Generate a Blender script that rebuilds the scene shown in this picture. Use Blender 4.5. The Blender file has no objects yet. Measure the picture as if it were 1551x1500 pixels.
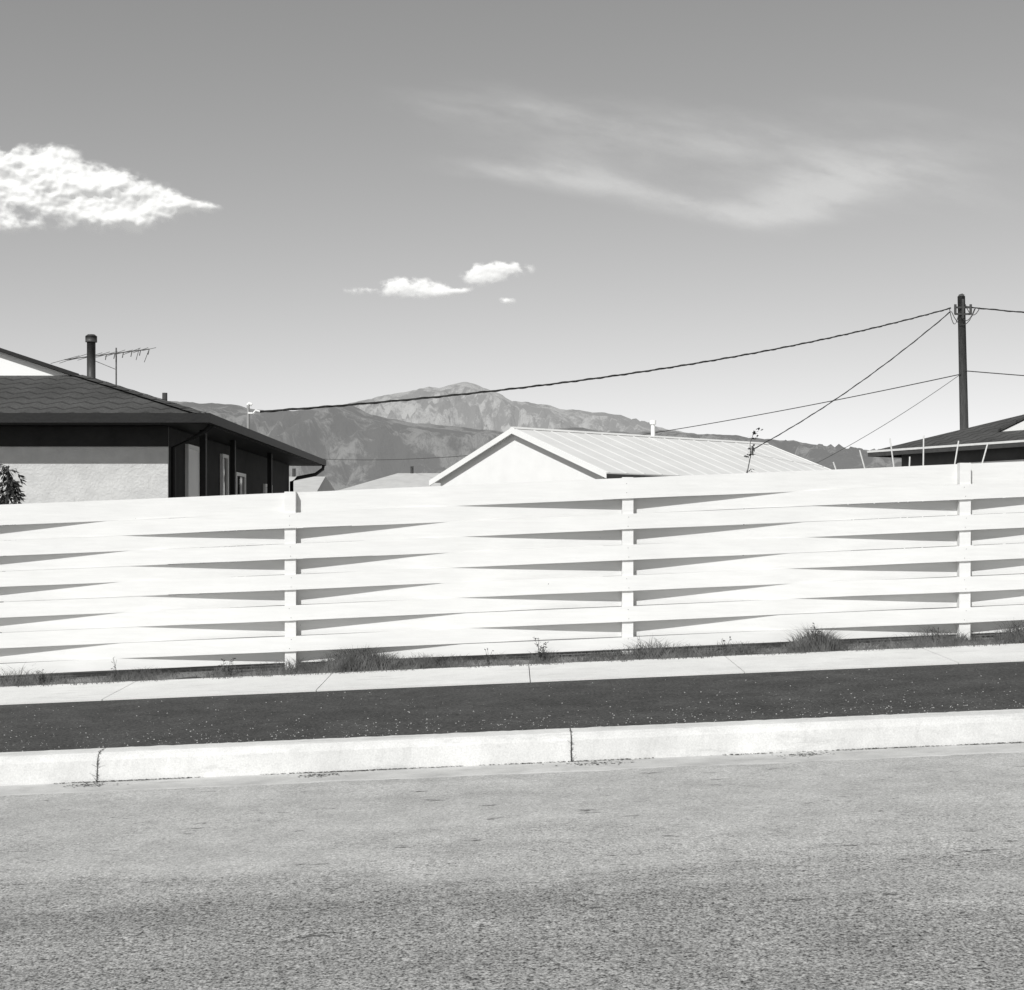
import bpy, math, random
from mathutils import Vector, noise
random.seed(7)
F=2216.0; CX=775.5; HY=811.0; CZ=1.6
scene=bpy.context.scene
def P(px,py,D):
    return Vector(((px-CX)/F*D, D, CZ+(HY-py)/F*D))
# ---------------- node helpers
class NT:
    def __init__(s,name):
        s.m=bpy.data.materials.new(name); s.m.use_nodes=True
        s.t=s.m.node_tree; s.t.nodes.clear()
        s.out=s.t.nodes.new('ShaderNodeOutputMaterial')
    def n(s,typ,**kw):
        nd=s.t.nodes.new(typ)
        for k,v in kw.items(): setattr(nd,k,v)
        return nd
    def l(s,a,b): s.t.links.new(a,b)
    def coord(s,sc=(1,1,1)):
        c=s.n('ShaderNodeTexCoord'); m=s.n('ShaderNodeMapping'); m.inputs['Scale'].default_value=sc
        s.l(c.outputs['Object'],m.inputs['Vector']); return m.outputs['Vector']
    def noise(s,vec,scale,detail=3,rough=.5):
        n=s.n('ShaderNodeTexNoise'); n.inputs['Scale'].default_value=scale
        n.inputs['Detail'].default_value=detail; n.inputs['Roughness'].default_value=rough
        s.l(vec,n.inputs['Vector']); return n.outputs['Fac']
    def mr(s,v,a,b,c,d,smooth=False):
        n=s.n('ShaderNodeMapRange')
        if smooth: n.interpolation_type='SMOOTHSTEP'
        s.l(v,n.inputs['Value'])
        for i,x in zip(('From Min','From Max','To Min','To Max'),(a,b,c,d)): n.inputs[i].default_value=x
        return n.outputs['Result']
    def math(s,op,a,b):
        n=s.n('ShaderNodeMath',operation=op)
        for i,x in enumerate((a,b)):
            if isinstance(x,(int,float)): n.inputs[i].default_value=x
            else: s.l(x,n.inputs[i])
        return n.outputs[0]
    def bsdf(s,val,rough=.8,bump=None,bs=.3,bd=.01,metal=0,spec=.3):
        b=s.n('ShaderNodeBsdfPrincipled')
        b.inputs['Roughness'].default_value=rough; b.inputs['Metallic'].default_value=metal
        b.inputs['Specular IOR Level'].default_value=spec
        if isinstance(val,(int,float)): b.inputs['Base Color'].default_value=(val,val,val*.985,1)
        else:
            c=s.n('ShaderNodeCombineColor')
            s.l(val,c.inputs[0]); s.l(val,c.inputs[1]); s.l(s.math('MULTIPLY',val,.985),c.inputs[2])
            s.l(c.outputs[0],b.inputs['Base Color'])
        if bump is not None:
            bp=s.n('ShaderNodeBump'); bp.inputs['Strength'].default_value=bs; bp.inputs['Distance'].default_value=bd
            s.l(bump,bp.inputs['Height']); s.l(bp.outputs[0],b.inputs['Normal'])
        s.l(b.outputs[0],s.out.inputs['Surface']); return b
def simple(name,val,var=.12,scale=6,rough=.8,bs=.3,bd=.01,sc=(1,1,1),spec=.3,metal=0,detail=5):
    t=NT(name); v=t.coord(sc); n=t.noise(v,scale,detail,.6)
    t.bsdf(t.mr(n,.25,.75,val*(1-var),val*(1+var)),rough,t.noise(v,scale*6,3),bs,bd,metal,spec)
    return t.m
M={}
def paintmat():
    t=NT('white_fence_paint'); v=t.coord(); vs=t.coord((.6,1,7)); n=t.noise(vs,4,5,.65); b=t.noise(v,1.3,3,.5)
    d=t.noise(v,23,2,.5)
    col=t.math('MULTIPLY',t.mr(n,.3,.7,.695,.755),t.mr(b,.3,.7,.97,1.02))
    col=t.math('MULTIPLY',col,t.mr(d,.80,.83,1,.35))
    t.bsdf(col,.7,n,.3,.004,0,.2); return t.m
M['paint']=paintmat()
M['white']=simple('white_paint',.84,.04,2,.7,.1,.004)
M['whiteroof']=simple('white_metal_roof',.68,.06,1.2,.6,.05,.004)
M['stucco']=simple('stucco',.56,.12,5,.9,.7,.015)
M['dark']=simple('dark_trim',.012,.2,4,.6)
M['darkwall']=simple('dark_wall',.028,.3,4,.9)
M['greywall']=simple('grey_wall',.10,.2,3,.9)
M['lightroof']=simple('light_shingle',.5,.12,2,.9)
M['metal']=simple('dark_metal',.06,.3,8,.5)
M['grey']=simple('galvanised_metal',.35,.2,8,.5)
M['alu']=simple('antenna_metal',.12,.2,8,.5)
M['wire']=simple('cable',.05,.2,8,.7)
M['wood']=simple('weathered_pole_wood',.085,.45,5,.9,.6,.02,(6,6,.6))
M['stake']=simple('garden_stake_wood',.7,.1,6,.9)
M['leaf']=simple('leaf',.045,.4,9,.7)
M['grass']=simple('dry_grass',.11,.75,5,.8)
M['weed']=simple('weed_leaf',.06,.5,9,.8)
M['soil']=simple('soil',.06,.5,9,.95,.8,.03)
M['pebble']=simple('pebble',.34,.5,30,.95)
M['debris']=simple('curb_debris',.07,.5,30,.95)
def glass():
    t=NT('window_glass'); t.bsdf(.02,.05,spec=1.0); return t.m
M['glass']=glass()
def roadmat():
    t=NT('worn_road_asphalt'); v=t.coord()
    sep=t.n('ShaderNodeSeparateXYZ'); t.l(v,sep.inputs[0]); Y=sep.outputs[1]
    vs=t.coord((.35,1,1))
    big=t.noise(vs,.9,4,.6); mid=t.noise(vs,5,4,.6)
    yy=t.math('ADD',Y,t.mr(big,.3,.7,-1.1,1.1))
    yy=t.math('ADD',yy,t.mr(mid,.3,.7,-.5,.5))
    base=t.mr(yy,5.4,8.2,.33,.46,True)
    con=t.mr(yy,5.4,8.8,.88,.36,True)
    fine=t.noise(v,95,3,.7); fine2=t.noise(v,40,2,.6)
    vor=t.n('ShaderNodeTexVoronoi'); vor.inputs['Scale'].default_value=85; t.l(v,vor.inputs['Vector'])
    a=t.mr(fine,.3,.7,-.85,.85); b=t.mr(fine2,.3,.7,-.45,.45); c=t.mr(vor.outputs['Distance'],0,.8,.35,-.45)
    s=t.math('ADD',t.math('ADD',a,b),c); s=t.math('MULTIPLY',s,con); s=t.math('ADD',s,1.0)
    col=t.math('MULTIPLY',base,s)
    patch=t.noise(v,2.6,5,.7); col=t.math('MULTIPLY',col,t.mr(patch,.3,.7,.82,1.13))
    vp=t.coord((.45,1.3,1)); pk=t.noise(vp,7,4,.75)
    pk=t.mr(pk,.63,.69,1,.35); col=t.math('MULTIPLY',col,pk)
    chip=t.noise(v,55,1,.5); col=t.math('ADD',col,t.math('MULTIPLY',t.mr(chip,.70,.76,0,.18),con))
    vt=t.coord((.05,1,1)); tr=t.noise(vt,1.3,3,.5); col=t.math('MULTIPLY',col,t.mr(tr,.3,.7,.92,1.08))
    col=t.math('MAXIMUM',col,.02)
    t.bsdf(col,.95,s,.4,.004,0,.15); return t.m
M['road']=roadmat()
def stripmat():
    t=NT('dark_asphalt_strip'); v=t.coord()
    n=t.noise(v,44,4,.75); b=t.noise(v,2.5,5,.65)
    col=t.math('MULTIPLY',t.mr(n,.3,.7,.022,.108),t.mr(b,.3,.7,.7,1.25))
    sp=t.noise(v,60,1,.5); sp=t.mr(sp,.76,.80,0,.28); sp2=t.noise(v,3,2,.5)
    sp=t.math('MULTIPLY',sp,t.mr(sp2,.4,.6,.2,1))
    col=t.math('ADD',col,sp)
    t.bsdf(col,.95,n,.7,.008,0,.15); return t.m
M['strip']=stripmat()
def concmat(name,val,stain=.10):
    t=NT(name); v=t.coord(); n=t.noise(v,2.2,6,.65); f=t.noise(v,90,3,.7)
    vs=t.coord((.2,1,1)); k=t.noise(vs,9,5,.7)
    col=t.mr(n,.3,.7,val*(1-stain),val*(1+stain*.4)); col=t.math('MULTIPLY',col,t.mr(f,.3,.7,.86,1.08))
    col=t.math('MULTIPLY',col,t.mr(k,.56,.72,1,.78))
    t.bsdf(col,.9,f,.4,.004,0,.2); return t.m
M['conc']=concmat('concrete',.68); M['curb']=concmat('curb_concrete',.67,.18); M['gutter']=concmat('gutter_concrete',.56,.28)
def shingle():
    t=NT('dark_shingles'); v=t.coord()
    nz=t.n('ShaderNodeTexNoise'); nz.inputs['Scale'].default_value=3; t.l(v,nz.inputs['Vector'])
    mx=t.n('ShaderNodeVectorMath',operation='MULTIPLY_ADD'); t.l(nz.outputs['Color'],mx.inputs[0]); mx.inputs[1].default_value=(.06,.06,0); t.l(v,mx.inputs[2])
    sep=t.n('ShaderNodeSeparateXYZ'); t.l(mx.outputs[0],sep.inputs[0])
    row=t.math('DIVIDE',sep.outputs[1],.30)
    sx=t.math('MULTIPLY',sep.outputs[0],3.0)
    tri=t.math('PINGPONG',sx,.5)
    fr=t.math('FRACT',t.math('ADD',row,t.math('MULTIPLY',tri,1.0)),0)
    edge=t.mr(fr,0,.3,0.0,1,True)
    n=t.noise(v,30,4,.7); b=t.noise(v,1.5,3,.5)
    col=t.math('MULTIPLY',t.mr(n,.3,.7,.045,.095),t.mr(b,.3,.7,.8,1.2))
    col=t.math('MULTIPLY',col,t.mr(edge,0,1,.35,1))
    t.bsdf(col,.9,edge,.5,.02,0,.2); return t.m
M['shingle']=shingle()
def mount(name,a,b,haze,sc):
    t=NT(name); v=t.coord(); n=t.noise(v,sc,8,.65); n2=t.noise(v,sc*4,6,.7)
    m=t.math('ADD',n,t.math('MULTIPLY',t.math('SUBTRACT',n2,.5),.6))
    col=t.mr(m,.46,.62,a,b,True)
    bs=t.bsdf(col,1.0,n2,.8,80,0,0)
    bs.inputs['Emission Color'].default_value=(1,1,.99,1); bs.inputs['Emission Strength'].default_value=haze  # emission paints aerial haze onto the slopes
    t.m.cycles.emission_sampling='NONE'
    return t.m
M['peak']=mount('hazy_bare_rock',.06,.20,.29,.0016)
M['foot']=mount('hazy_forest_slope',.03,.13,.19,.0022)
def groundmat():
    t=NT('dry_ground'); v=t.coord(); n=t.noise(v,.3,8,.7); t.bsdf(t.mr(n,.3,.7,.12,.26),.95,n,.3,.05); return t.m
M['ground']=groundmat()
def cloudmat(name,sc,amax,lo,hi,stretch=(1,1,1),noiseamt=.6,detail=8,emi=.42,dif=.46):
    t=NT(name); v=t.coord(stretch); n=t.noise(v,sc,detail,.58)
    at=t.n('ShaderNodeAttribute',attribute_name='cloud_mass')
    d=t.math('ADD',at.outputs['Fac'],t.math('MULTIPLY',t.math('SUBTRACT',n,.5),noiseamt))
    al=t.mr(d,lo,hi,0,amax,True)
    cut=t.mr(at.outputs['Fac'],.0,.22,0,1,True); al=t.math('MULTIPLY',al,cut)
    b=t.bsdf(dif,1.0,None,spec=0)
    b.inputs['Emission Color'].default_value=(1,1,.995,1); b.inputs['Emission Strength'].default_value=emi  # emission stands in for scattered light, lifting the clouds' shaded sides
    t.m.cycles.emission_sampling='NONE'
    tr=t.n('ShaderNodeBsdfTransparent'); m2=t.n('ShaderNodeMixShader'); t.l(al,m2.inputs[0]); t.l(tr.outputs[0],m2.inputs[1]); t.l(b.outputs[0],m2.inputs[2])
    t.l(m2.outputs[0],t.out.inputs['Surface']); return t.m
# ---------------- mesh helpers
def link(o,parent=None):
    scene.collection.objects.link(o)
    if parent: o.parent=parent
    return o
def empty(name): 
    e=bpy.data.objects.new(name,None); return link(e)
def mesh(name,vs,fs,mat,parent=None,smooth=False):
    me=bpy.data.meshes.new(name); me.from_pydata([tuple(v) for v in vs],[],fs); me.update()
    me.materials.append(mat)
    if smooth:
        for p in me.polygons: p.use_smooth=True
    return link(bpy.data.objects.new(name,me),parent)
class Acc:
    def __init__(s): s.v=[];s.f=[]
    def poly(s,pts):
        i=len(s.v); s.v+= [Vector(p) for p in pts]; s.f.append(list(range(i,i+len(pts))))
    def hexa(s,b,t):
        i=len(s.v); s.v+=[Vector(p) for p in b]+[Vector(p) for p in t]
        s.f+=[[i,i+3,i+2,i+1],[i+4,i+5,i+6,i+7]]+[[i+k,i+(k+1)%4,i+4+(k+1)%4,i+4+k] for k in range(4)]
    def box(s,a,b):
        x0,y0,z0=a;x1,y1,z1=b
        s.hexa([(x0,y0,z0),(x1,y0,z0),(x1,y1,z0),(x0,y1,z0)],[(x0,y0,z1),(x1,y0,z1),(x1,y1,z1),(x0,y1,z1)])
    def tube(s,pts,r,n=8,r2=None):
        pts=[Vector(p) for p in pts]; i0=len(s.v); N=len(pts)
        for k,p in enumerate(pts):
            d=(pts[min(k+1,N-1)]-pts[max(k-1,0)]).normalized()
            u=d.cross(Vector((0,0,1)) if abs(d.z)<.9 else Vector((1,0,0))).normalized(); w=d.cross(u)
            rr=r if r2 is None else r+(r2-r)*k/(N-1)
            for j in range(n):
                a=2*math.pi*j/n; s.v.append(p+(u*math.cos(a)+w*math.sin(a))*rr)
        for k in range(N-1):
            for j in range(n):
                s.f.append([i0+k*n+j,i0+k*n+(j+1)%n,i0+(k+1)*n+(j+1)%n,i0+(k+1)*n+j])
        s.f.append([i0+j for j in range(n)]); s.f.append([i0+(N-1)*n+j for j in reversed(range(n))])
    def slab(s,pts,th):
        n=len(pts); i=len(s.v); s.v+=[Vector(p) for p in pts]+[Vector(p)-Vector((0,0,th)) for p in pts]
        s.f.append(list(range(i,i+n))); s.f.append(list(reversed(range(i+n,i+2*n))))
        for k in range(n): s.f.append([i+k,i+n+k,i+n+(k+1)%n,i+(k+1)%n])
    def make(s,name,mat,parent=None,smooth=False): return mesh(name,s.v,s.f,mat,parent,smooth)
def S(X): return .0427*80*math.tanh(X/80)
# ---------------- ground, street
def strip(name,prof,mat,x0=-110,x1=110,step=1.0,jit=0):
    xs=[x0+i*step for i in range(int((x1-x0)/step)+1)]
    vs=[];fs=[];n=len(prof)
    for x in xs:
        for (y,z) in prof: vs.append((x,y,z+S(x)))
    for i in range(len(xs)-1):
        for j in range(n-1): fs.append([i*n+j,(i+1)*n+j,(i+1)*n+j+1,i*n+j+1])
    return mesh(name,vs,fs,mat)
gx=[-30000,-9000,-3000,-1000,-500,-250,-160]+[i*5 for i in range(-24,25)]+[160,250,500,1000,3000,9000,30000]
gp=[(-30000,-3),(-3000,0),(-200,0),(-10,.05),(-4.6,.1),(-4.3,-.15),(9.7,-.15),(10.9,-.02),(13,.12),(14.12,.2),(14.2,.325),(14.4,.365),(14.7,.385),(20,.35),(60,.2),(300,0),(1500,0),(5000,0),(30000,0)]
vs=[];fs=[];n=len(gp)
for x in gx:
    for (y,z) in gp: vs.append((x,y,z+S(x)))
for i in range(len(gx)-1):
    for j in range(n-1): fs.append([i*n+j,(i+1)*n+j,(i+1)*n+j+1,i*n+j+1])
mesh('ground',vs,fs,M['ground'])
strip('road',[(-4.2,0),(2,.0),(10.0,0)],M['road'])
# concrete gutter pan, ragged where the asphalt meets it (edge skirts down into the road)
a=Acc(); prev=None
xs=[-110+i*2 for i in range(49)]+[-12+i*.03 for i in range(801)]+[14+i*2 for i in range(49)]
for x in xs:
    e=9.79+.05*noise.fractal(Vector((x*1.4,2,0)),.7,2,5)+.015*noise.noise(Vector((x*14,0,0)))
    q=(Vector((x,e-.02,S(x)-.004)),Vector((x,e+.03,S(x)+.004)),Vector((x,10.2,S(x)+.0045)))
    if prev: a.poly([prev[0],q[0],q[1],prev[1]]); a.poly([prev[1],q[1],q[2],prev[2]])
    prev=q
a.make('gutter',M['gutter'])
# soil verge
vs=[];fs=[];xs=[-30+i*.06 for i in range(1001)];ys=[14.17,14.22,14.28,14.34,14.4,14.46,14.52,14.6,14.75]
for x in xs:
    for y in ys:
        b=.332+(y-14.17)*.2 if y<14.45 else .388
        vs.append((x,y,b+S(x)+.02*noise.noise(Vector((x*4,y*6,0)))*(1 if y>14.2 else 0)-.022))
n=len(ys)
for i in range(len(xs)-1):
    for j in range(n-1): fs.append([i*n+j,(i+1)*n+j,(i+1)*n+j+1,i*n+j+1])
mesh('soil_verge',vs,fs,M['soil'],None,True)
def sz(y): return .203+(y-10.42)*(.286-.203)/(13.0-10.42)
strip('asphalt_strip',[(10.40,.19),(10.43,sz(10.43)),(12,sz(12)),(13.0,sz(13)),(13.05,.286)],M['strip'])
# curb made of cast sections with open joints
a=Acc(); prof=[(10.2,-.1),(10.2,.01),(10.218,.15),(10.232,.182),(10.26,.2),(10.30,.205),(10.42,.209),(10.435,.2),(10.435,-.05)]
jo=[(150-CX)/F*10.25,(865-CX)/F*10.25]; sp=jo[1]-jo[0]
js=[jo[0]+k*sp for k in range(-30,32)]
for q in range(len(js)-1):
    x0=js[q]+.004;x1=js[q+1]-.004;m=110 if abs(x0)<12 else 6;i0=len(a.v);n=len(prof)
    for k in range(m+1):
        x=x0+(x1-x0)*k/m
        for i_,(y,z) in enumerate(prof):
            w=.004*noise.fractal(Vector((x*9,i_,0)),.6,2,4) if (m>6 and 2<=i_<=7) else 0
            a.v.append(Vector((x,y+w,z+S(x)+w*.6)))
    for k in range(m):
        for j in range(n-1): a.f.append([i0+k*n+j,i0+(k+1)*n+j,i0+(k+1)*n+j+1,i0+k*n+j+1])
    a.f.append([i0+j for j in range(n)]); a.f.append([i0+m*n+j for j in reversed(range(n))])
a.make('curb',M['curb'])
# sidewalk slabs
a=Acc(); ss=(490-180)/F*13.6
s0=(182-CX)/F*13.6
for k in range(-45,50):
    x0=s0+k*ss+.004;x1=s0+(k+1)*ss-.004
    a.hexa([(x0,13.0,.1+S(x0)),(x1,13.0,.1+S(x1)),(x1,14.2,.1+S(x1)),(x0,14.2,.1+S(x0))],
           [(x0,13.0,.298+S(x0)),(x1,13.0,.298+S(x1)),(x1,14.2,.341+S(x1)),(x0,14.2,.341+S(x0))])
a.make('sidewalk',M['conc'])
# curb debris
a=Acc()
def flake(x,y,z,r,flat=.5):
    n=random.randint(4,6); p=[]
    for j in range(n):
        an=2*math.pi*j/n+random.uniform(-.3,.3); p.append((x+math.cos(an)*r*random.uniform(.6,1.5),y+math.sin(an)*r*.6,z+random.uniform(0,r*flat)))
    a.poly(p)
x=-9
while x<9:
    d=noise.noise(Vector((x*1.3,3.1,0)))+.5*noise.noise(Vector((x*5,1.1,0)))+.25
    if d>0.0:
        for k in range(int(1+5*d)): flake(x+random.uniform(-.02,.02),10.19-abs(random.gauss(0,.007+.015*max(d-.45,0))),S(x)+.007,random.uniform(.005,.012))
    x+=.012
for (cx,w) in ((905,.12),(485,.07),(140,.08),(1215,.09)):
    X=(cx-CX)/F*10.1
    for k in range(110): 
        xx=X+random.gauss(0,w); flake(xx,10.06+random.gauss(0,.04),S(xx)+.006,random.uniform(.004,.011))
for jx in jo:
    for k in range(50):
        z=random.uniform(.0,.2); y=10.195+z*.1
        xx=jx+random.gauss(0,.004); flake(xx,y-random.uniform(0,.012),z+S(jx),random.uniform(.003,.007))
    for k in range(25):
        y=random.uniform(10.22,10.43); flake(jx+random.gauss(0,.005),y,.206+S(jx),random.uniform(.003,.008))
    for k in range(8):
        p0=Vector((jx,10.2,S(jx)+random.uniform(0,.14))); p1=p0+Vector((random.uniform(-.04,.04),-random.uniform(.01,.05),random.uniform(.02,.06)))
        a.tube([p0,p1],.0015,4,.0007)
a.make('gutter_debris',M['debris'])
a=Acc()
for k in range(1900):
    X=random.uniform(-7,7); 
    if random.random()<.75: y=10.45+abs(random.gauss(0,.6)); 
    else: y=random.uniform(10.5,12.9)
    if y>12.9: continue
    z=sz(y)
    r=random.choice([.0025,.003,.003,.004,.005,.007]); c=Vector((X,y,z+S(X)))
    q=[c+Vector((random.uniform(-1,1)*.3*r,0,r)),c+Vector((r,0,0)),c+Vector((0,r,0)),c+Vector((-r,0,0)),c+Vector((0,-r,0))]
    i=len(a.v); a.v+=q; a.f+=[[i,i+1,i+2],[i,i+2,i+3],[i,i+3,i+4],[i,i+4,i+1]]
a.make('loose_gravel',M['pebble'])
# ---------------- fence
FY=14.5; sp=3.33; x948=1.142
fence=empty('woven_board_fence')
def ftop(X): return 2.119+S(X)
edges=[0,.205]
while len(edges)<12: edges.append(edges[-1]+.1522)
edges[11]-=.035
K=7
posts=[x948+k*sp for k in range(-K,K+1)]
A=.056
for r in range(11):
    a=Acc(); d0,d1=edges[r],edges[r+1]-.002
    sgn=1 if r%2==0 else -1
    for seg in range(-K,K):
        xa=x948+seg*sp; m=32
        wa=random.uniform(-.004,.004); bow=random.uniform(-.006,.008)
        vs0=[]
        for k in range(m+1):
            t=k/m; x=xa+t*sp
            lin=1-2*t; c=math.cos(math.pi*t)
            ph=(lin*.88+c*.12)*(1 if seg%2==0 else -1)
            y=FY-sgn*A*ph-bow*math.sin(math.pi*t)**2; wob=.0025*noise.noise(Vector((x*1.3,r*7,0)))+wa*math.sin(math.pi*t)
            zt=ftop(x)-d0+wob; zb=ftop(x)-d1+wob
            vs0.append([(x,y-.0095,zb),(x,y+.0095,zb),(x,y+.0095,zt),(x,y-.0095,zt)])
        i=len(a.v)
        for q in vs0: a.v+=[Vector(p) for p in q]
        for k in range(m):
            for j in range(4): a.f.append([i+k*4+j,i+(k+1)*4+j,i+(k+1)*4+(j+1)%4,i+k*4+(j+1)%4])
    a.make('board_%d'%(r+1),M['paint'],fence)
a=Acc()
for i,x in enumerate(posts):
    w=.055; lean=random.uniform(-.008,.008)
    zb=S(x)-.1; zt=ftop(x)+.006
    a.hexa([(x-w,FY-.044,zb),(x+w,FY-.044,zb),(x+w,FY+.044,zb),(x-w,FY+.044,zb)],[(x-w+lean,FY-.044,zt),(x+w+lean,FY-.044,zt),(x+w+lean,FY+.044,zt),(x-w+lean,FY+.044,zt)])
a.make('posts',M['paint'],fence)
a=Acc()
for i,x in enumerate(posts):
    for r in range(11):
        seg=i-K; front=(1 if r%2==0 else -1)*(1 if seg%2==0 else -1)>0
        if front and abs(x)<12:
            zc=ftop(x)-(edges[r]+edges[r+1])/2
            for dz in (-.045,.045):
                c=Vector((x+random.uniform(-.012,.012),FY-A-.0115,zc+dz)); rr=.0035
                a.poly([c+Vector((math.cos(q*1.047)*rr,0,math.sin(q*1.047)*rr)) for q in range(6)])
a.make('nail_heads',M['metal'],fence)
# ---------------- verge plants
a=Acc()
def blade(A,x,y,z,h,lean,w):
    an=random.uniform(0,6.28); dx=math.cos(an)*lean*h; dy=math.sin(an)*lean*h*.6
    p0=Vector((x,y,z)); p1=p0+Vector((dx*.4,dy*.4,h*.6)); p2=p0+Vector((dx,dy,h*random.uniform(.75,1)))
    i=len(A.v); A.v+=[p0-Vector((w,0,0)),p0+Vector((w,0,0)),p1+Vector((w*.7,0,0)),p1-Vector((w*.7,0,0)),p2]
    A.f+=[[i,i+1,i+2,i+3],[i+3,i+2,i+4]]
def gz(y): return (.332+(y-14.17)*.2 if y<14.45 else .388)-.02
for k in range(15000):
    x=random.uniform(-9,9); d=noise.noise(Vector((x*1.1,0,4)))+.6*noise.noise(Vector((x*4,0,9)))+(.12 if x>0 else 0)
    if d<-.15 and random.random()<.75: continue
    y=random.uniform(14.14,14.5)
    blade(a,x,y,gz(y)+S(x)-.01,random.uniform(.02,.09)*(1.0+max(d,0)*2.0),.9,.0022)
clumps=[(60,.22,.14,360),(205,.3,.12,400),(340,.12,.13,160),(545,.30,.25,2200),(690,.2,.12,300),(820,.10,.13,200),(960,.2,.1,200),(1110,.25,.14,450),(1235,.16,.27,950),(1330,.2,.09,200),(1440,.2,.15,400),(1540,.15,.24,550),(1400,.2,.12,300),(640,.2,.15,460),(480,.12,.06,100),(890,.2,.10,300),(1050,.2,.12,300)]
for (cx,w,h,c) in clumps:
    X=(cx-CX)/F*14.4
    for k in range(c):
        x=X+random.gauss(0,w); y=random.uniform(14.18,14.48); f=math.exp(-((x-X)/w)**2/2)
        blade(a,x,y,gz(y)+S(x)-.01,h*(.25+.75*f)*random.uniform(.4,1.1),random.uniform(.2,1.1),.0025)
for k in range(2600):
    x=random.uniform(-8,8)
    if noise.noise(Vector((x*2.1,7,1)))<-.05: continue
    y=random.uniform(14.07,14.2); blade(a,x,y,.336+S(x),random.uniform(.01,.05),1.2,.002)
a.make('grass',M['grass'])
def leafquad(A,p,l,w,dirv):
    d=dirv.normalized(); u=d.cross(Vector((random.uniform(-1,1),random.uniform(-1,1),random.uniform(-1,1)))).normalized()
    i=len(A.v); A.v+=[p,p+d*l*.5+u*w,p+d*l,p+d*l*.5-u*w]; A.f.append([i,i+1,i+2,i+3])
def weed(name,cx,base_y,h,Y,leafy=30,spread=.08,mat='weed'):
    A=Acc(); X=(cx-CX)/F*Y; z=gz(min(Y,14.5))+S(X)-.02 if base_y is None else base_y
    for s in range(5):
        tip=Vector((X+random.uniform(-1,1)*spread,Y+random.uniform(-.5,.5)*spread,z+h*random.uniform(.55,1)))
        p0=Vector((X,Y,z)); mid=(p0+tip)/2+Vector((random.uniform(-.02,.02),0,0))
        A.tube([p0,mid,tip],.003,5,.0012)
        for k in range(leafy//5):
            t=random.uniform(.25,1); p=p0.lerp(tip,t)
            leafquad(A,p,random.uniform(.02,.04),random.uniform(.004,.008),Vector((random.uniform(-1,1),random.uniform(-1,1),random.uniform(-.3,.8))))
    return A.make(name,M[mat])
weed('weed',820,None,.28,14.32,110,.08)
weed('weed',345,None,.2,14.3,60,.07)
weed('weed',968,None,.26,14.3,20,.04)
weed('weed',1100,None,.2,14.32,24,.08)
weed('weed',1238,None,.30,14.3,90,.14)
weed('weed',175,None,.26,14.3,16,.03)
weed('weed',1545,None,.30,14.35,90,.12)
weed('weed',1420,None,.24,14.3,30,.08)
weed('weed',60,None,.18,14.3,40,.08)
weed('weed',560,None,.2,14.28,70,.2)
weed('weed',740,None,.2,14.3,14,.05)
# ---------------- stucco house (left)
h=empty('stucco_house')
E=-4.2; W=-16.2; Y0=20.0; Y1=32.3; ZE=3.26; p=.33; RX=(E+W)/2; RZ=ZE+p*(E-RX); GY=22.37; GZ=ZE+p*2.37
def rz(x): return ZE+p*(E-x)
a=Acc()
a.slab([(E,Y0,ZE),(E-2.37,GY,GZ),(W+2.37,GY,GZ),(W,Y0,ZE)],.03); a.make('front_hip_roof',M['shingle'],h)
a=Acc(); OV=.07
a.slab([(E,Y0,ZE+.001),(E,Y1,ZE+.001),(RX,Y1,RZ),(RX,GY-OV,RZ),(E-2.40,GY-OV,rz(E-2.40)),(E-2.37,GY,GZ+.001)],.035)
a.slab([(W,Y0,ZE+.001),(W+2.37,GY,GZ+.001),(W+2.40,GY-OV,rz(E-2.40)),(RX,GY-OV,RZ),(RX,Y1,RZ),(W,Y1,ZE+.001)],.035)
a.make('side_roof',M['shingle'],h)
a=Acc(); a.poly([(E-2.4,GY+.01,GZ-.05),(RX,GY+.01,RZ-.04),(W+2.4,GY+.01,GZ-.05)]); a.make('gablet_wall',M['white'],h)
a=Acc()
for (xa,xb) in ((E-2.40,RX),(W+2.40,RX)):
    za=rz(E-2.40);a.hexa([(xa,GY-OV-.03,za-.05),(xb,GY-OV-.03,RZ-.05),(xb,GY-OV,RZ-.05),(xa,GY-OV,za-.05)],[(xa,GY-OV-.03,za+.01),(xb,GY-OV-.03,RZ+.01),(xb,GY-OV,RZ+.01),(xa,GY-OV,za+.01)])
a.make('rake_boards',M['dark'],h)
a=Acc()
n_=9
for k in range(n_):
    t0=k/n_; t1=(k+1.12)/n_
    A0=Vector((E,Y0,ZE)).lerp(Vector((E-2.37,GY,GZ)),t0); A1=Vector((E,Y0,ZE)).lerp(Vector((E-2.37,GY,GZ)),min(t1,1))
    o=Vector((.09,.09,0)); up=Vector((0,0,.02))
    a.poly([A0-o*1.2+up*.2,A0+up*1.2,A1+up*.6,A1-o*1.2-up*.2]); a.poly([A0+up*1.2,A0+o-up*.4,A1+o-up*.8,A1+up*.6])
a.make('hip_cap',M['shingle'],h)
a=Acc()
a.box((W-.09,Y0-.09,ZE-.125),(E+.09,Y0-.002,ZE+.005)); a.box((E+.002,Y0+.0,ZE-.124),(E+.088,Y1+.1,ZE+.004)); a.box((W-.088,Y0,ZE-.124),(W-.002,Y1+.1,ZE+.004))
a.make('gutters',M['dark'],h)
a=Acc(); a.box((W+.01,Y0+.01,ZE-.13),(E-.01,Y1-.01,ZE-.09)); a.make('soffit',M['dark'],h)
a=Acc(); WX=-4.83
a.box((W+.6,20.5,-.5),(WX,31.7,ZE-.135)); a.make('walls',M['darkwall'],h)
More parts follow.
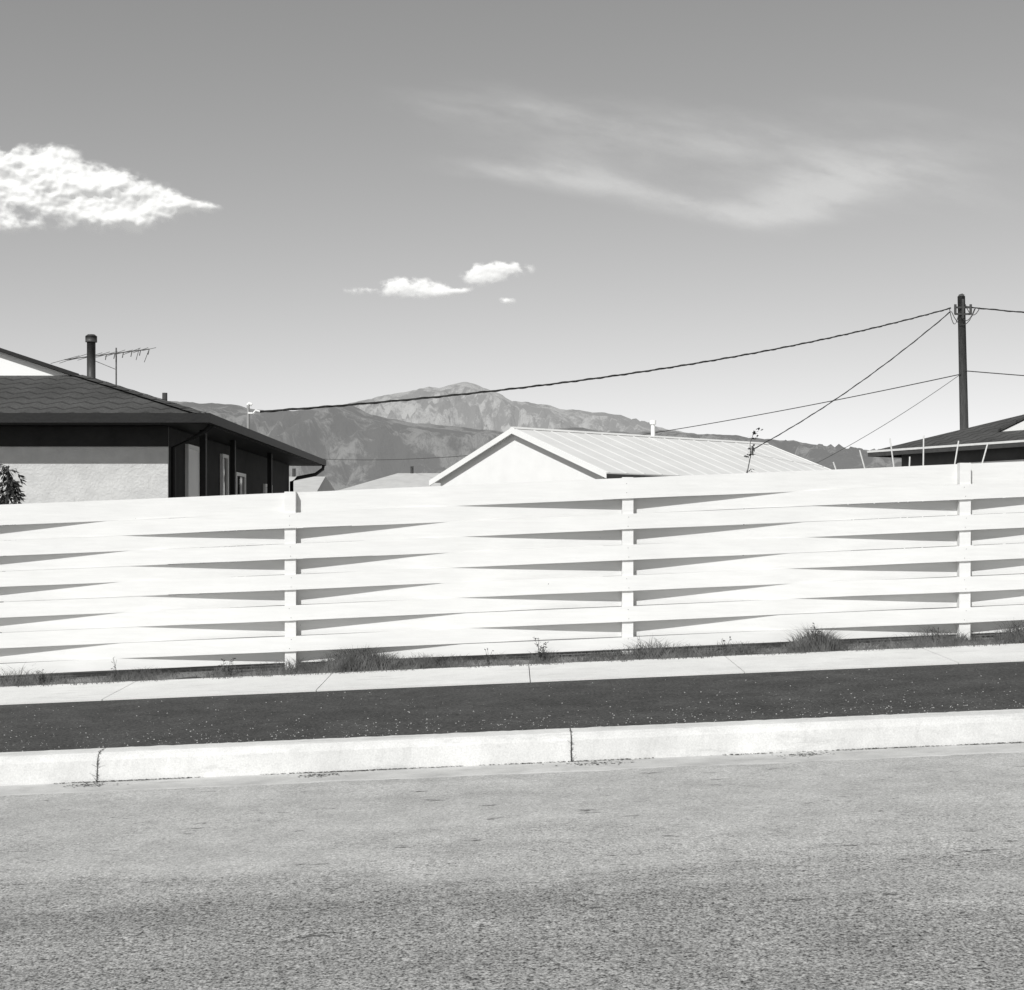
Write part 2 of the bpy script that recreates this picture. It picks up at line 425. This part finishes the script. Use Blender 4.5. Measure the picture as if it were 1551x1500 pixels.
a=Acc(); a.box((W+.6,20.45,-.5),(WX+.02,20.498,ZE-.137)); a.make('stucco_front_wall',M['stucco'],h)
a=Acc(); a.box((W+.6,20.42,ZE-.42),(WX+.03,20.448,ZE-.139)); a.make('eave_shade_slab',M['darkwall'],h)  # dark slab puts the eave's shade onto the upper front wall
a=Acc(); a.hexa([(W+.6,31.71,ZE-.14),(WX,31.71,ZE-.14),(WX,31.9,ZE-.14),(W+.6,31.9,ZE-.14)],[(RX-.1,31.71,RZ-.06),(RX+.1,31.71,RZ-.06),(RX+.1,31.9,RZ-.06),(RX-.1,31.9,RZ-.06)]); a.make('back_gable_wall',M['white'],h)
def opening(nm,ya,yb,za,zb,glassy):
    a=Acc(); x=WX
    f=.06
    a.box((x,ya,za),(x+.05,ya+f,zb)); a.box((x,yb-f,za),(x+.05,yb,zb)); a.box((x,ya+f,zb-f),(x+.05,yb-f,zb)); a.box((x,ya+f,za),(x+.05,yb-f,za+f))
    a.make(nm+'_frame',M['white'],h)
    a=Acc(); a.box((x,ya+f,za+f),(x+.02,yb-f,zb-f)); a.make(nm+'_pane',M['glass'] if glassy else M['white'],h)
opening('side_door',21.62,22.5,.5,2.95,False)
opening('window',24.2,24.7,1.0,2.95,True)
opening('patio_door',25.4,26.3,.5,2.7,True)
opening('back_window',28.4,29.2,1.2,2.6,True)
a=Acc()
for yy,wd in ((21.3,.09),(23.6,.08),(27.2,.08)):
    a.box((E-.35,yy,.3),(E-.35+wd,yy+wd,ZE-.132))
a.make('eave_posts',M['dark'],h)
a=Acc(); a.tube([(WX+.12,27.3,2.3),(WX+.12,27.3,2.05)],.07,8,.05); a.box((WX,27.27,2.2),(WX+.12,27.33,2.26)); a.make('wall_lamp',M['metal'],h)
a=Acc(); a.tube([(E+.05,Y1-.1,ZE-.12),(E+.04,Y1-.1,ZE-.2),(E-.1,Y1-.3,ZE-.33),(E-.45,Y1-.6,ZE-.42),(WX+.07,Y1-.7,ZE-.5),(WX+.07,Y1-.7,.3)],.04,8); a.make('downspout',M['dark'],h,True)
a=Acc(); a.tube([(E+.02,20.4,ZE-.12),(E-.1,20.42,ZE-.22),(WX+.06,20.62,ZE-.42),(WX+.06,20.62,.3)],.035,8); a.make('front_downspout',M['dark'],h,True)
a=Acc(); cx,cy=-7.19,25.0
a.tube([(cx,cy,4.1),(cx,cy,4.93)],.072,14); a.tube([(cx,cy,4.90),(cx,cy,5.0)],.098,14); a.tube([(cx,cy,5.0),(cx,cy,5.03)],.10,14,.06)
a.make('chimney_flue',M['metal'],h,True)
a=Acc(); a.tube([(-6.17,26,3.8),(-6.17,26,4.13)],.045,10); a.make('roof_vent',M['metal'],h)
a=Acc(); mp=P(376,614,25); a.tube([(mp.x,25,3.2),(mp.x,25,mp.z)],.026,8); a.make('service_mast',M['grey'],h)
a=Acc(); a.tube([(mp.x-.01,25,mp.z),(mp.x+.02,25,mp.z+.03),(mp.x+.06,25,mp.z+.005)],.03,8); a.box((mp.x,24.97,mp.z-.15),(mp.x+.08,25.03,mp.z-.12)); a.tube([(mp.x+.08,25,mp.z-.15),(mp.x+.13,25,mp.z-.09),(mp.x+.2,25,mp.z-.11)],.02,6); a.make('weatherhead',M['white'],h)
# antenna
an=empty('tv_antenna'); a=Acc()
mx,my=P(176,560,27).x,27; a.tube([(mx,my,4.2),(mx,my,P(0,527,27).z)],.014,6)
b0=P(98,545,27.3); b1=P(226,529,26.7)
a.tube([b0,b1],.010,6); a.tube([(mx,my,P(0,560,27).z),b0.lerp(b1,.25)],.006,5); a.make('mast_and_boom',M['alu'],an)
a=Acc(); bd=(b1-b0).normalized(); el=Vector((-.75,1,0)).normalized()
for k in range(11):
    t=k/10; c=b0.lerp(b1,t); L=.75-.45*t
    tilt=Vector((0,0,random.uniform(-.02,.02)))
    a.tube([c-el*L+tilt,c+el*L-tilt],.005,5)
    if k>4: a.tube([c,c+Vector((-.02,0,-.10))],.009,5)
a.tube([b1,b1+Vector((-.09,0,-.24))],.006,5); a.tube([b1+Vector((-.18,0,.02)),b1+Vector((-.24,.0,-.2))],.006,5)
a.make('elements',M['alu'],an)
# ---------------- white metal roof house (centre)
h=empty('white_gabled_house')
C0=Vector((2.28,35,0)); u=Vector((-.649,.760,0)); v=Vector((.760,.649,0)); EZ=3.1; pr=.36; LT=10.1
def hp(s,t,z): return C0+u*s+v*t+Vector((0,0,z))
def hz(s): return EZ+pr*min(s,7.0-s)
a=Acc(); a.slab([hp(0,0,hz(0)),hp(0,LT,hz(0)),hp(3.5,LT,hz(3.5)),hp(3.5,0,hz(3.5))],.05); a.slab([hp(3.5,0,hz(3.5)),hp(3.5,LT,hz(3.5)),hp(7,LT,hz(7)),hp(7,0,hz(7))],.05)
a.make('metal_roof',M['whiteroof'],h)
a=Acc(); t=.02
while t<LT:
    for (sa,sb) in ((0,3.5),(3.5,7)):
        a.hexa([hp(sa,t,hz(sa)),hp(sb,t,hz(sb)),hp(sb,t+.09,hz(sb)),hp(sa,t+.09,hz(sa))],[hp(sa,t+.035,hz(sa)+.012),hp(sb,t+.035,hz(sb)+.012),hp(sb,t+.055,hz(sb)+.012),hp(sa,t+.055,hz(sa)+.012)])
    t+=.61
a.make('standing_seams',M['whiteroof'],h)
a=Acc()
a.hexa([hp(3.4,-.02,hz(3.5)-.02),hp(3.6,-.02,hz(3.5)-.02),hp(3.6,LT+.02,hz(3.5)-.02),hp(3.4,LT+.02,hz(3.5)-.02)],[hp(3.45,-.02,hz(3.5)+.035),hp(3.55,-.02,hz(3.5)+.035),hp(3.55,LT+.02,hz(3.5)+.035),hp(3.45,LT+.02,hz(3.5)+.035)])
a.make('ridge_cap',M['whiteroof'],h)
a=Acc()
for (sa,sb) in ((0,3.5),(7,3.5)):
    for tt in (-.03,LT):
        a.hexa([hp(sa,tt,hz(sa)-.14),hp(sb,tt,hz(sb)-.14),hp(sb,tt+.03,hz(sb)-.14),hp(sa,tt+.03,hz(sa)-.14)],[hp(sa,tt,hz(sa)+.01),hp(sb,tt,hz(sb)+.01),hp(sb,tt+.03,hz(sb)+.01),hp(sa,tt+.03,hz(sa)+.01)])
a.make('rake_boards',M['white'],h)
a=Acc(); a.hexa([hp(-.03,-.03,EZ-.15),hp(-.03,LT+.03,EZ-.15),hp(-.002,LT+.03,EZ-.15),hp(-.002,-.03,EZ-.15)],[hp(-.03,-.03,EZ-.03),hp(-.03,LT+.03,EZ-.03),hp(-.002,LT+.03,EZ-.03),hp(-.002,-.03,EZ-.03)])
a.make('eave_gutter',M['metal'],h)
a=Acc()
w0,w1=.3,6.7; g0,g1=.14,LT-.14
pts=[(w0,0),(w1,0),(w1,hz(w1)-.06),(3.5,hz(3.5)-.06),(w0,hz(w0)-.06)]
for tt in (g0,g1): a.poly([hp(s,tt,z) for s,z in pts])
a.poly([hp(w0,g0,0),hp(w0,g1,0),hp(w0,g1,hz(w0)-.06),hp(w0,g0,hz(w0)-.06)]); a.poly([hp(w1,g0,0),hp(w1,g1,0),hp(w1,g1,hz(w1)-.06),hp(w1,g0,hz(w1)-.06)])
a.make('walls',M['white'],h)
a=Acc(); q=P(989,655,41); a.tube([(q.x,41,3.9),(q.x,41,P(0,643,41).z)],.06,10); a.tube([(q.x,41,P(0,643,41).z),(q.x,41,P(0,637,41).z)],.09,10); a.make('roof_vent',M['white'],h)
a=Acc(); q=Vector((6.87,41.8,0)); a.tube([(q.x,q.y,3.8),(q.x,q.y,4.15)],.03,8); a.make('service_mast',M['metal'],h)
# ---------------- shingle roof house (right)
h=empty('shingle_roof_house')
C1=Vector((7.9,32,0)); u1=Vector((.5,-.866,0)); w1v=Vector((.866,.5,0)); z1=3.45; L1=10; W1=10
def rp(s,t,z): return C1+u1*s+w1v*t+Vector((0,0,z))
top=z1+.33*5
a=Acc(); a.slab([rp(0,0,z1),rp(L1,0,z1),rp(5,5,top)],.04); a.slab([rp(0,0,z1),rp(5,5,top),rp(0,W1,z1)],.04); a.slab([rp(L1,0,z1),rp(L1,W1,z1),rp(5,5,top)],.04); a.slab([rp(0,W1,z1),rp(5,5,top),rp(L1,W1,z1)],.04)
a.make('hip_roof',M['shingle'],h)
a=Acc()
def rbox(A,s0,s1,t0,t1,za,zb): A.hexa([rp(s0,t0,za),rp(s1,t0,za),rp(s1,t1,za),rp(s0,t1,za)],[rp(s0,t0,zb),rp(s1,t0,zb),rp(s1,t1,zb),rp(s0,t1,zb)])
rbox(a,-.08,L1,-.08,-.002,z1-.13,z1-.045); rbox(a,-.08,-.002,0,W1,z1-.13,z1-.045); a.make('gutters',M['metal'],h)
a=Acc(); rbox(a,-.09,L1,-.09,-.003,z1-.043,z1+.0); a.make('drip_edge',M['stake'],h)
a=Acc(); rbox(a,.55,L1-.5,.3,W1-.5,-.2,z1-.06); a.make('walls',M['greywall'],h)
a=Acc(); rbox(a,2.6,4.2,.26,.298,1.2,z1-.42); a.make('window_pane',M['glass'],h)
a=Acc(); rbox(a,2.5,2.6,.24,.297,1.1,z1-.36); rbox(a,4.2,4.3,.24,.297,1.1,z1-.36); rbox(a,2.6,4.2,.24,.297,z1-.42,z1-.36); rbox(a,3.37,3.43,.24,.259,1.1,z1-.42); a.make('window_frame',M['white'],h)
a=Acc(); a.poly([rp(2.75,.83,z1+.26),rp(8.1,.83,z1+.26),rp(5.5,.83,z1+1.12)]); a.make('gablet_wall',M['white'],h)
a=Acc(); a.slab([rp(2.6,.80,z1+.27),rp(5.5,.80,z1+1.22),rp(5.5,4.2,z1+1.22),rp(2.6,3,z1+.27)],.05); a.slab([rp(8.4,.80,z1+.27),rp(5.5,.80,z1+1.22),rp(5.5,4.2,z1+1.22),rp(8.4,3,z1+.27)],.05); a.make('gablet_roof',M['shingle'],h)
# ---------------- distant houses
def dist_house(name,x0,x1,D,ye,yr,dep,mat):
    h=empty(name); A=P(x0,ye,D); B=P(x1,ye,D); R=P(0,yr,D+dep/2)
    hipx=(B.x-A.x)*.32
    a=Acc(); r0=Vector((A.x+hipx,D+dep/2,R.z)); r1=Vector((B.x-hipx*.2,D+dep/2,R.z)); A2=Vector((A.x,D+dep,A.z)); B2=Vector((B.x,D+dep,B.z))
    a.slab([A,B,r1,r0],.08); a.slab([A,r0,A2],.08); a.slab([A2,r0,r1,B2],.08); a.slab([B,B2,r1],.08); a.make('roof',mat,h)
    a=Acc(); a.box((A.x+.6,D+.6,0),(B.x-.6,D+dep-.6,A.z-.09)); a.make('walls',M['white'],h)
    a=Acc(); c=r0.lerp(r1,.15); a.tube([c,c+Vector((0,0,.35))],.08,8); a.make('roof_vent',M['metal'],h)
dist_house('house',512,760,70,743,717,9,M['lightroof'])
dist_house('house',380,478,60,748,722,9,M['lightroof'])
# ---------------- utility poles + wires
def pole(name,top,bot):
    e=empty(name); a=Acc(); a.tube([bot,bot.lerp(top,.5),top],.135,14,.10); 
    a.tube([top,top+Vector((-.02,0,.06))],.10,14,.05); a.make('pole_shaft',M['wood'],e,True)
    a=Acc()
    for dz in (-.32,-.5):
        a.box(tuple(top+Vector((-.22,-.14,dz-.03))),tuple(top+Vector((.22,-.11,dz+.02))))
    for sx in (-.2,.22):
        a.tube([top+Vector((sx,-.12,-.5)),top+Vector((sx,-.12,-.24))],.035,8)
    a.box(tuple(top+Vector((-.03,-.16,-.62))),tuple(top+Vector((.03,-.12,-.1))))
    a.make('brackets_and_insulators',M['metal'],e)
    return e,a
T=P(1456,449,40); B=P(1464,811,40); B.z=.1; B.x=12.46
e,_=pole('utility_pole',T,B)
a=Acc()
def loop(p0,p1,sag,r=.014,A=a):
    pts=[]
    for k in range(9):
        t=k/8; q=p0.lerp(p1,t); q.z-=sag*4*t*(1-t); pts.append(q)
    A.tube(pts,r,5)
loop(P(1438,467,39.9),P(1452,476,39.8),.35,.011); loop(P(1441,472,39.9),P(1478,466,39.8),.42,.011); loop(P(1476,468,39.8),P(1456,480,39.8),.2,.011); loop(P(1462,461,39.8),P(1484,466,39.8),.25,.011)
a.make('jumper_loops',M['wire'],e)
T2=Vector((54,44,T.z+1.2)); pole('utility_pole',T2,Vector((54,44,1.5)))
def wire(name,p0,p1,sag,r=.012,twist=False,n=60):
    a=Acc(); pts=[]
    for k in range(n+1):
        t=k/n; q=p0.lerp(p1,t); q.z-=sag*4*t*(1-t); pts.append(q)
    if not twist: a.tube(pts,r,5)
    else:
        L=(p1-p0).length; turns=L/.75; n2=int(turns*10); d=(p1-p0).normalized(); uu=d.cross(Vector((0,0,1))).normalized(); ww=d.cross(uu)
        for ph in (0,2*math.pi/3,4*math.pi/3):
            q2=[]
            for k in range(n2+1):
                t=k/n2; q=p0.lerp(p1,t); q.z-=sag*4*t*(1-t); an=2*math.pi*turns*t+ph; rr=r*(.8 if ph<3 else 1.7); q2.append(q+(uu*math.cos(an)+ww*math.sin(an))*rr)
            a.tube(q2,r,4)
    return a.make(name,M['wire'])
mast_top=Vector((mp.x+.2,25,mp.z-.11))
wire('twisted_service_cable',P(1440,467,39.9),mast_top,.38,.010,True)
wire('twisted_service_cable',P(1440,472,39.9),Vector((6.87,41.8,4.05)),.22,.008,True)
wire('telephone_wire',P(1455,567,39.9),P(400,688,95),1.15,.014)
wire('telephone_wire',P(1455,567,39.9),hp(1.55,LT-.1,3.7),.1,.008)
wire('twisted_service_cable',P(1462,465,39.9),T2+Vector((0,0,-.3)),1.15,.010,True)
wire('telephone_wire',P(1462,562,39.9),T2+Vector((0,0,-2.6)),.9,.014)
# ---------------- garden stakes behind the fence
st=empty('garden_stakes'); a=Acc()
D=18.0
for (x0,y0,x1,y1) in ((1358,740,1348,664),(1398,740,1399,660),(1440,740,1452,668),(1477,740,1496,672),(1318,740,1302,682),(1276,740,1262,700),(1376,740,1378,692)):
    b=P(x0,y0,D); b=b+(b-P(x1,y1,D))*1.2; a.tube([b,P(x1,y1,D)],.009,6)
a.make('stakes',M['stake'],st)
# ---------------- tall seedling behind fence
e=empty('tree_seedling'); a=Acc(); b=Acc()
pts=[P(1127,760,15.3),P(1132,715,15.3),P(1137,690,15.3),P(1136,672,15.3),P(1142,655,15.3)]
a.tube([Vector((pts[0].x-.02,15.3,.5))]+pts,.008,6,.003)
def leafcl(c,r,n,l=.045):
    for k in range(n):
        o=Vector((random.gauss(0,r),random.gauss(0,r),random.gauss(0,r*.6)))
        leafquad(b,c+o,random.uniform(.6,1.2)*l,l*.28,Vector((random.uniform(-1,1),random.uniform(-1,1),random.uniform(-.8,.4))))
leafcl(pts[4]+Vector((0,0,.0)),.025,16,.05); leafcl(P(1139,680,15.3),.015,9); leafcl(P(1133,690,15.3),.02,8); leafcl(P(1134,712,15.3),.02,7,.035); leafcl(P(1145,664,15.3),.012,4)
a.make('stem',M['wood'],e); b.make('leaves',M['leaf'],e)
# ---------------- small tree at left edge
e=empty('young_tree'); a=Acc(); b=Acc(); D=17.0
base=Vector((P(-4,0,D).x,D,.1)); topp=P(12,707,D)
a.tube([base,base.lerp(topp,.6)+Vector((.02,0,0)),topp],.03,8,.008)
for k in range(46):
    t=random.uniform(.72,1); p0=base.lerp(topp,t); an_=random.uniform(0,6.28); L=random.uniform(.10,.24)
    p1=p0+Vector((math.cos(an_)*L*.6,math.sin(an_)*L*.6,.03)); p2=p0+Vector((math.cos(an_)*L,math.sin(an_)*L,-.08-random.random()*.14))
    a.tube([p0,p1,p2],.004,4,.002)
    for j in range(20):
        q=p0.lerp(p1,random.random()) if j<6 else p1.lerp(p2,random.random())
        leafquad(b,q,random.uniform(.06,.11),random.uniform(.009,.015),Vector((math.cos(an_)+random.uniform(-.7,.7),math.sin(an_)+random.uniform(-.7,.7),random.uniform(-1.8,.1))))
a.make('trunk_and_twigs',M['wood'],e); b.make('leaves',M['leaf'],e)
# ---------------- mountains
def interp(tab,x):
    if x<=tab[0][0]: return tab[0][1]
    for (a0,b0),(a1,b1) in zip(tab,tab[1:]):
        if x<=a1: 
            return b0+(b1-b0)*(x-a0)/(a1-a0)
    return tab[-1][1]
def mountain(name,tab,D0,D1,mat,seed,amp,x0=-700,x1=2300,nx=620,ny=60,jag=1.2,fr=.0011):
    vs=[];fs=[]
    for i in range(nx+1):
        px=x0+(x1-x0)*i/nx; hy=interp(tab,px)
        X=(px-CX)/F*D1
        hy-=jag*noise.fractal(Vector((px*.045,seed,0)),.8,2,5)*1.6
        H=(HY-hy)/F*D1
        for j in range(ny+1):
            t=j/(ny-8); 
            if t<=1:
                Y=D0+(D1-D0)*t; env=t**.85
                w=noise.noise(Vector((X*.0006,Y*.0006,seed)))*900
                n1=1-2*abs(noise.fractal(Vector(((X+w)*fr,Y*.00045,seed)),.75,2,6))
                m=4*t*(1-t)*.8*min(1,H/800)
                z=H*env+amp*(n1-.45)*m
                z=min(z,CZ+(H)*Y/D1*.97) if t<1 else z
            else: Y=D1+(t-1)*(D1-D0)*1.5; z=H*(1-(t-1)*4)
            vs.append((X,Y,z+CZ-3*(1-min(t,1))))
    n=ny+1
    for i in range(nx):
        for j in range(ny): fs.append([i*n+j,(i+1)*n+j,(i+1)*n+j+1,i*n+j+1])
    return mesh(name,vs,fs,mat,None,True)
pk=[(-700,660),(100,650),(250,640),(430,630),(500,617),(540,609),(575,601),(620,593),(650,586),(665,588),(690,580),(706,577),(722,583),(735,588),(760,597),(775,607),(800,608),(850,619),(900,624),(940,628),(965,640),(1000,648),(1050,658),(1100,668),(1200,690),(1300,720),(2300,770)]
ft=[(-700,630),(-300,600),(100,604),(250,606),(300,611),(345,612),(385,620),(430,624),(480,617),(530,612),(560,628),(620,640),(680,644),(720,650),(780,656),(820,652),(870,648),(910,653),(960,656),(1000,652),(1060,657),(1100,658),(1150,664),(1200,668),(1240,675),(1290,682),(1330,692),(1400,700),(1500,716),(1800,735),(2300,750)]
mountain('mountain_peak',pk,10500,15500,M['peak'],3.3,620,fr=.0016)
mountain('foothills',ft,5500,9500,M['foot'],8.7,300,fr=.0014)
# ---------------- clouds
def cloud(name,x0,x1,y0,y1,step,D,dens,relief,mat):
    vs=[];fs=[];ds=[];nx=int((x1-x0)/step);ny=int((y1-y0)/step)
    for i in range(nx+1):
        for j in range(ny+1):
            px=x0+i*step;py=y0+j*step; d,sm=dens(px,py); q=P(px,py,D)
            if relief:
                rr=math.sin(max(min(sm,1),0)*math.pi/2)
                q.y-=relief*rr*(1+.38*noise.fractal(Vector((px*.022,py*.03,2)),1.0,2,4))
            e=min(i,nx-i,j,ny-j)/6.0
            vs.append(q);ds.append(max(0,d)*min(1,e))
    n=ny+1
    for i in range(nx):
        for j in range(ny):
            if max(ds[i*n+j],ds[(i+1)*n+j],ds[(i+1)*n+j+1],ds[i*n+j+1])>0: fs.append([i*n+j,(i+1)*n+j,(i+1)*n+j+1,i*n+j+1])
    o=mesh(name,vs,fs,mat,None,True)
    at=o.data.attributes.new('cloud_mass','FLOAT','POINT'); at.data.foreach_set('value',ds)
    return o
def blobs(L,namp=.5,sc=.035,off=.10):
    def f(x,y):
        d=0
        for b in L:
            w=b[4] if len(b)>4 else 1
            r=((x-b[0])/b[2])**2+((y-b[1])/b[3])**2
            d+=w*math.exp(-r*1.1)
        sm=1-math.exp(-d*1.0)
        d=min(d,1.3)
        return d-off+namp*noise.fractal(Vector((x*sc,y*sc*1.4,5)),.75,2,6)*min(1,d*2.2), sm
    return f
cloud('cloud',-220,385,175,395,2.0,6000,blobs([(85,258,42,34),(20,266,44,32),(-60,257,70,42),(150,286,50,30),(205,302,50,27),(262,314,44,18),(190,336,62,20,.9),(60,302,80,24),(308,318,28,8,.8),(-120,300,80,30),(130,320,60,20,.8),(35,344,46,12,.6),(-60,340,60,16,.7)]),88,cloudmat('cumulus',.012,.97,.04,.78,(1,.3,1),.62,emi=.36,dif=.50))
cloud('cloud',490,850,375,480,1.4,6000,blobs([(738,416,29,15),(772,409,30,10),(722,421,15,11,.9),(700,443,16,6,.75),(768,456,15,6,.6),(602,437,27,14),(642,439,34,14),(668,444,22,8,.9),(545,441,24,7,.5)],.5,.06),30,cloudmat('small_cumulus',.022,.92,.04,.78,(1,.3,1),.55))
def cir(x,y):
    def g(cx,cy,rx,ry,an,w):
        a=math.radians(an); dx=x-cx;dy=y-cy; uu=dx*math.cos(a)+dy*math.sin(a); vv=-dx*math.sin(a)+dy*math.cos(a)
        return w*math.exp(-(uu/rx)**2-(vv/ry)**2)
    d=g(770,262,130,16,6,.5)+g(930,288,170,22,12,.4)+g(1060,315,120,16,14,.5)+g(1220,298,110,34,-14,.7)+g(1300,262,130,34,-8,.35)+g(1180,325,140,13,2,.3)
    d+=g(900,190,320,55,8,.26)+g(1050,225,340,60,10,.2)+g(1330,200,280,80,-5,.24)+g(740,165,140,24,4,.2)+g(1450,290,150,50,0,.22)+g(860,250,180,24,10,.15)
    a=math.radians(12); uu=x*math.cos(a)+y*math.sin(a); vv=-x*math.sin(a)+y*math.cos(a)
    st=noise.fractal(Vector((uu*.006,vv*.03,7)),.7,2,6)
    v=d*(1+.6*st)-.02
    return v,v
cloud('cirrus_cloud',380,1900,20,470,4,7500,cir,0,cloudmat('cirrus',.005,.32,.0,1.2,(.35,1,1.4),.24,8))
# ---------------- world, sun, camera
el=math.radians(42); az=math.radians(25)
w=bpy.data.worlds.new('World'); scene.world=w; w.use_nodes=True; t=w.node_tree; t.nodes.clear()
sky=t.nodes.new('ShaderNodeTexSky'); sky.sky_type='NISHITA'; sky.sun_disc=False; sky.sun_elevation=el; sky.sun_rotation=math.pi+az
sky.altitude=1900; sky.dust_density=1.0
bw=t.nodes.new('ShaderNodeRGBToBW'); pw=t.nodes.new('ShaderNodeMath'); pw.operation='POWER'; pw.inputs[1].default_value=.9
bg=t.nodes.new('ShaderNodeBackground'); bg.inputs['Strength'].default_value=.146
out=t.nodes.new('ShaderNodeOutputWorld'); t.links.new(sky.outputs[0],bw.inputs[0]); t.links.new(bw.outputs[0],pw.inputs[0]); t.links.new(pw.outputs[0],bg.inputs['Color']); t.links.new(bg.outputs[0],out.inputs[0])
sd=bpy.data.lights.new('sun','SUN'); sd.energy=4.0; sd.angle=math.radians(.5); sd.color=(1,.998,.985)
so=link(bpy.data.objects.new('sun',sd)); dirv=Vector((math.sin(az)*math.cos(el),math.cos(az)*math.cos(el),-math.sin(el)))
so.rotation_euler=dirv.to_track_quat('-Z','Y').to_euler(); so.location=(-10,-20,30)
cd=bpy.data.cameras.new('camera'); co=link(bpy.data.objects.new('camera',cd)); scene.camera=co
co.location=(0,0,CZ); co.rotation_euler=(math.radians(90),0,0)
cd.sensor_width=36; cd.lens=36*F/1551; cd.shift_y=61/1551; cd.clip_end=60000; cd.clip_start=.05
scene.view_settings.view_transform='Standard'; scene.view_settings.look='None'; scene.view_settings.exposure=0
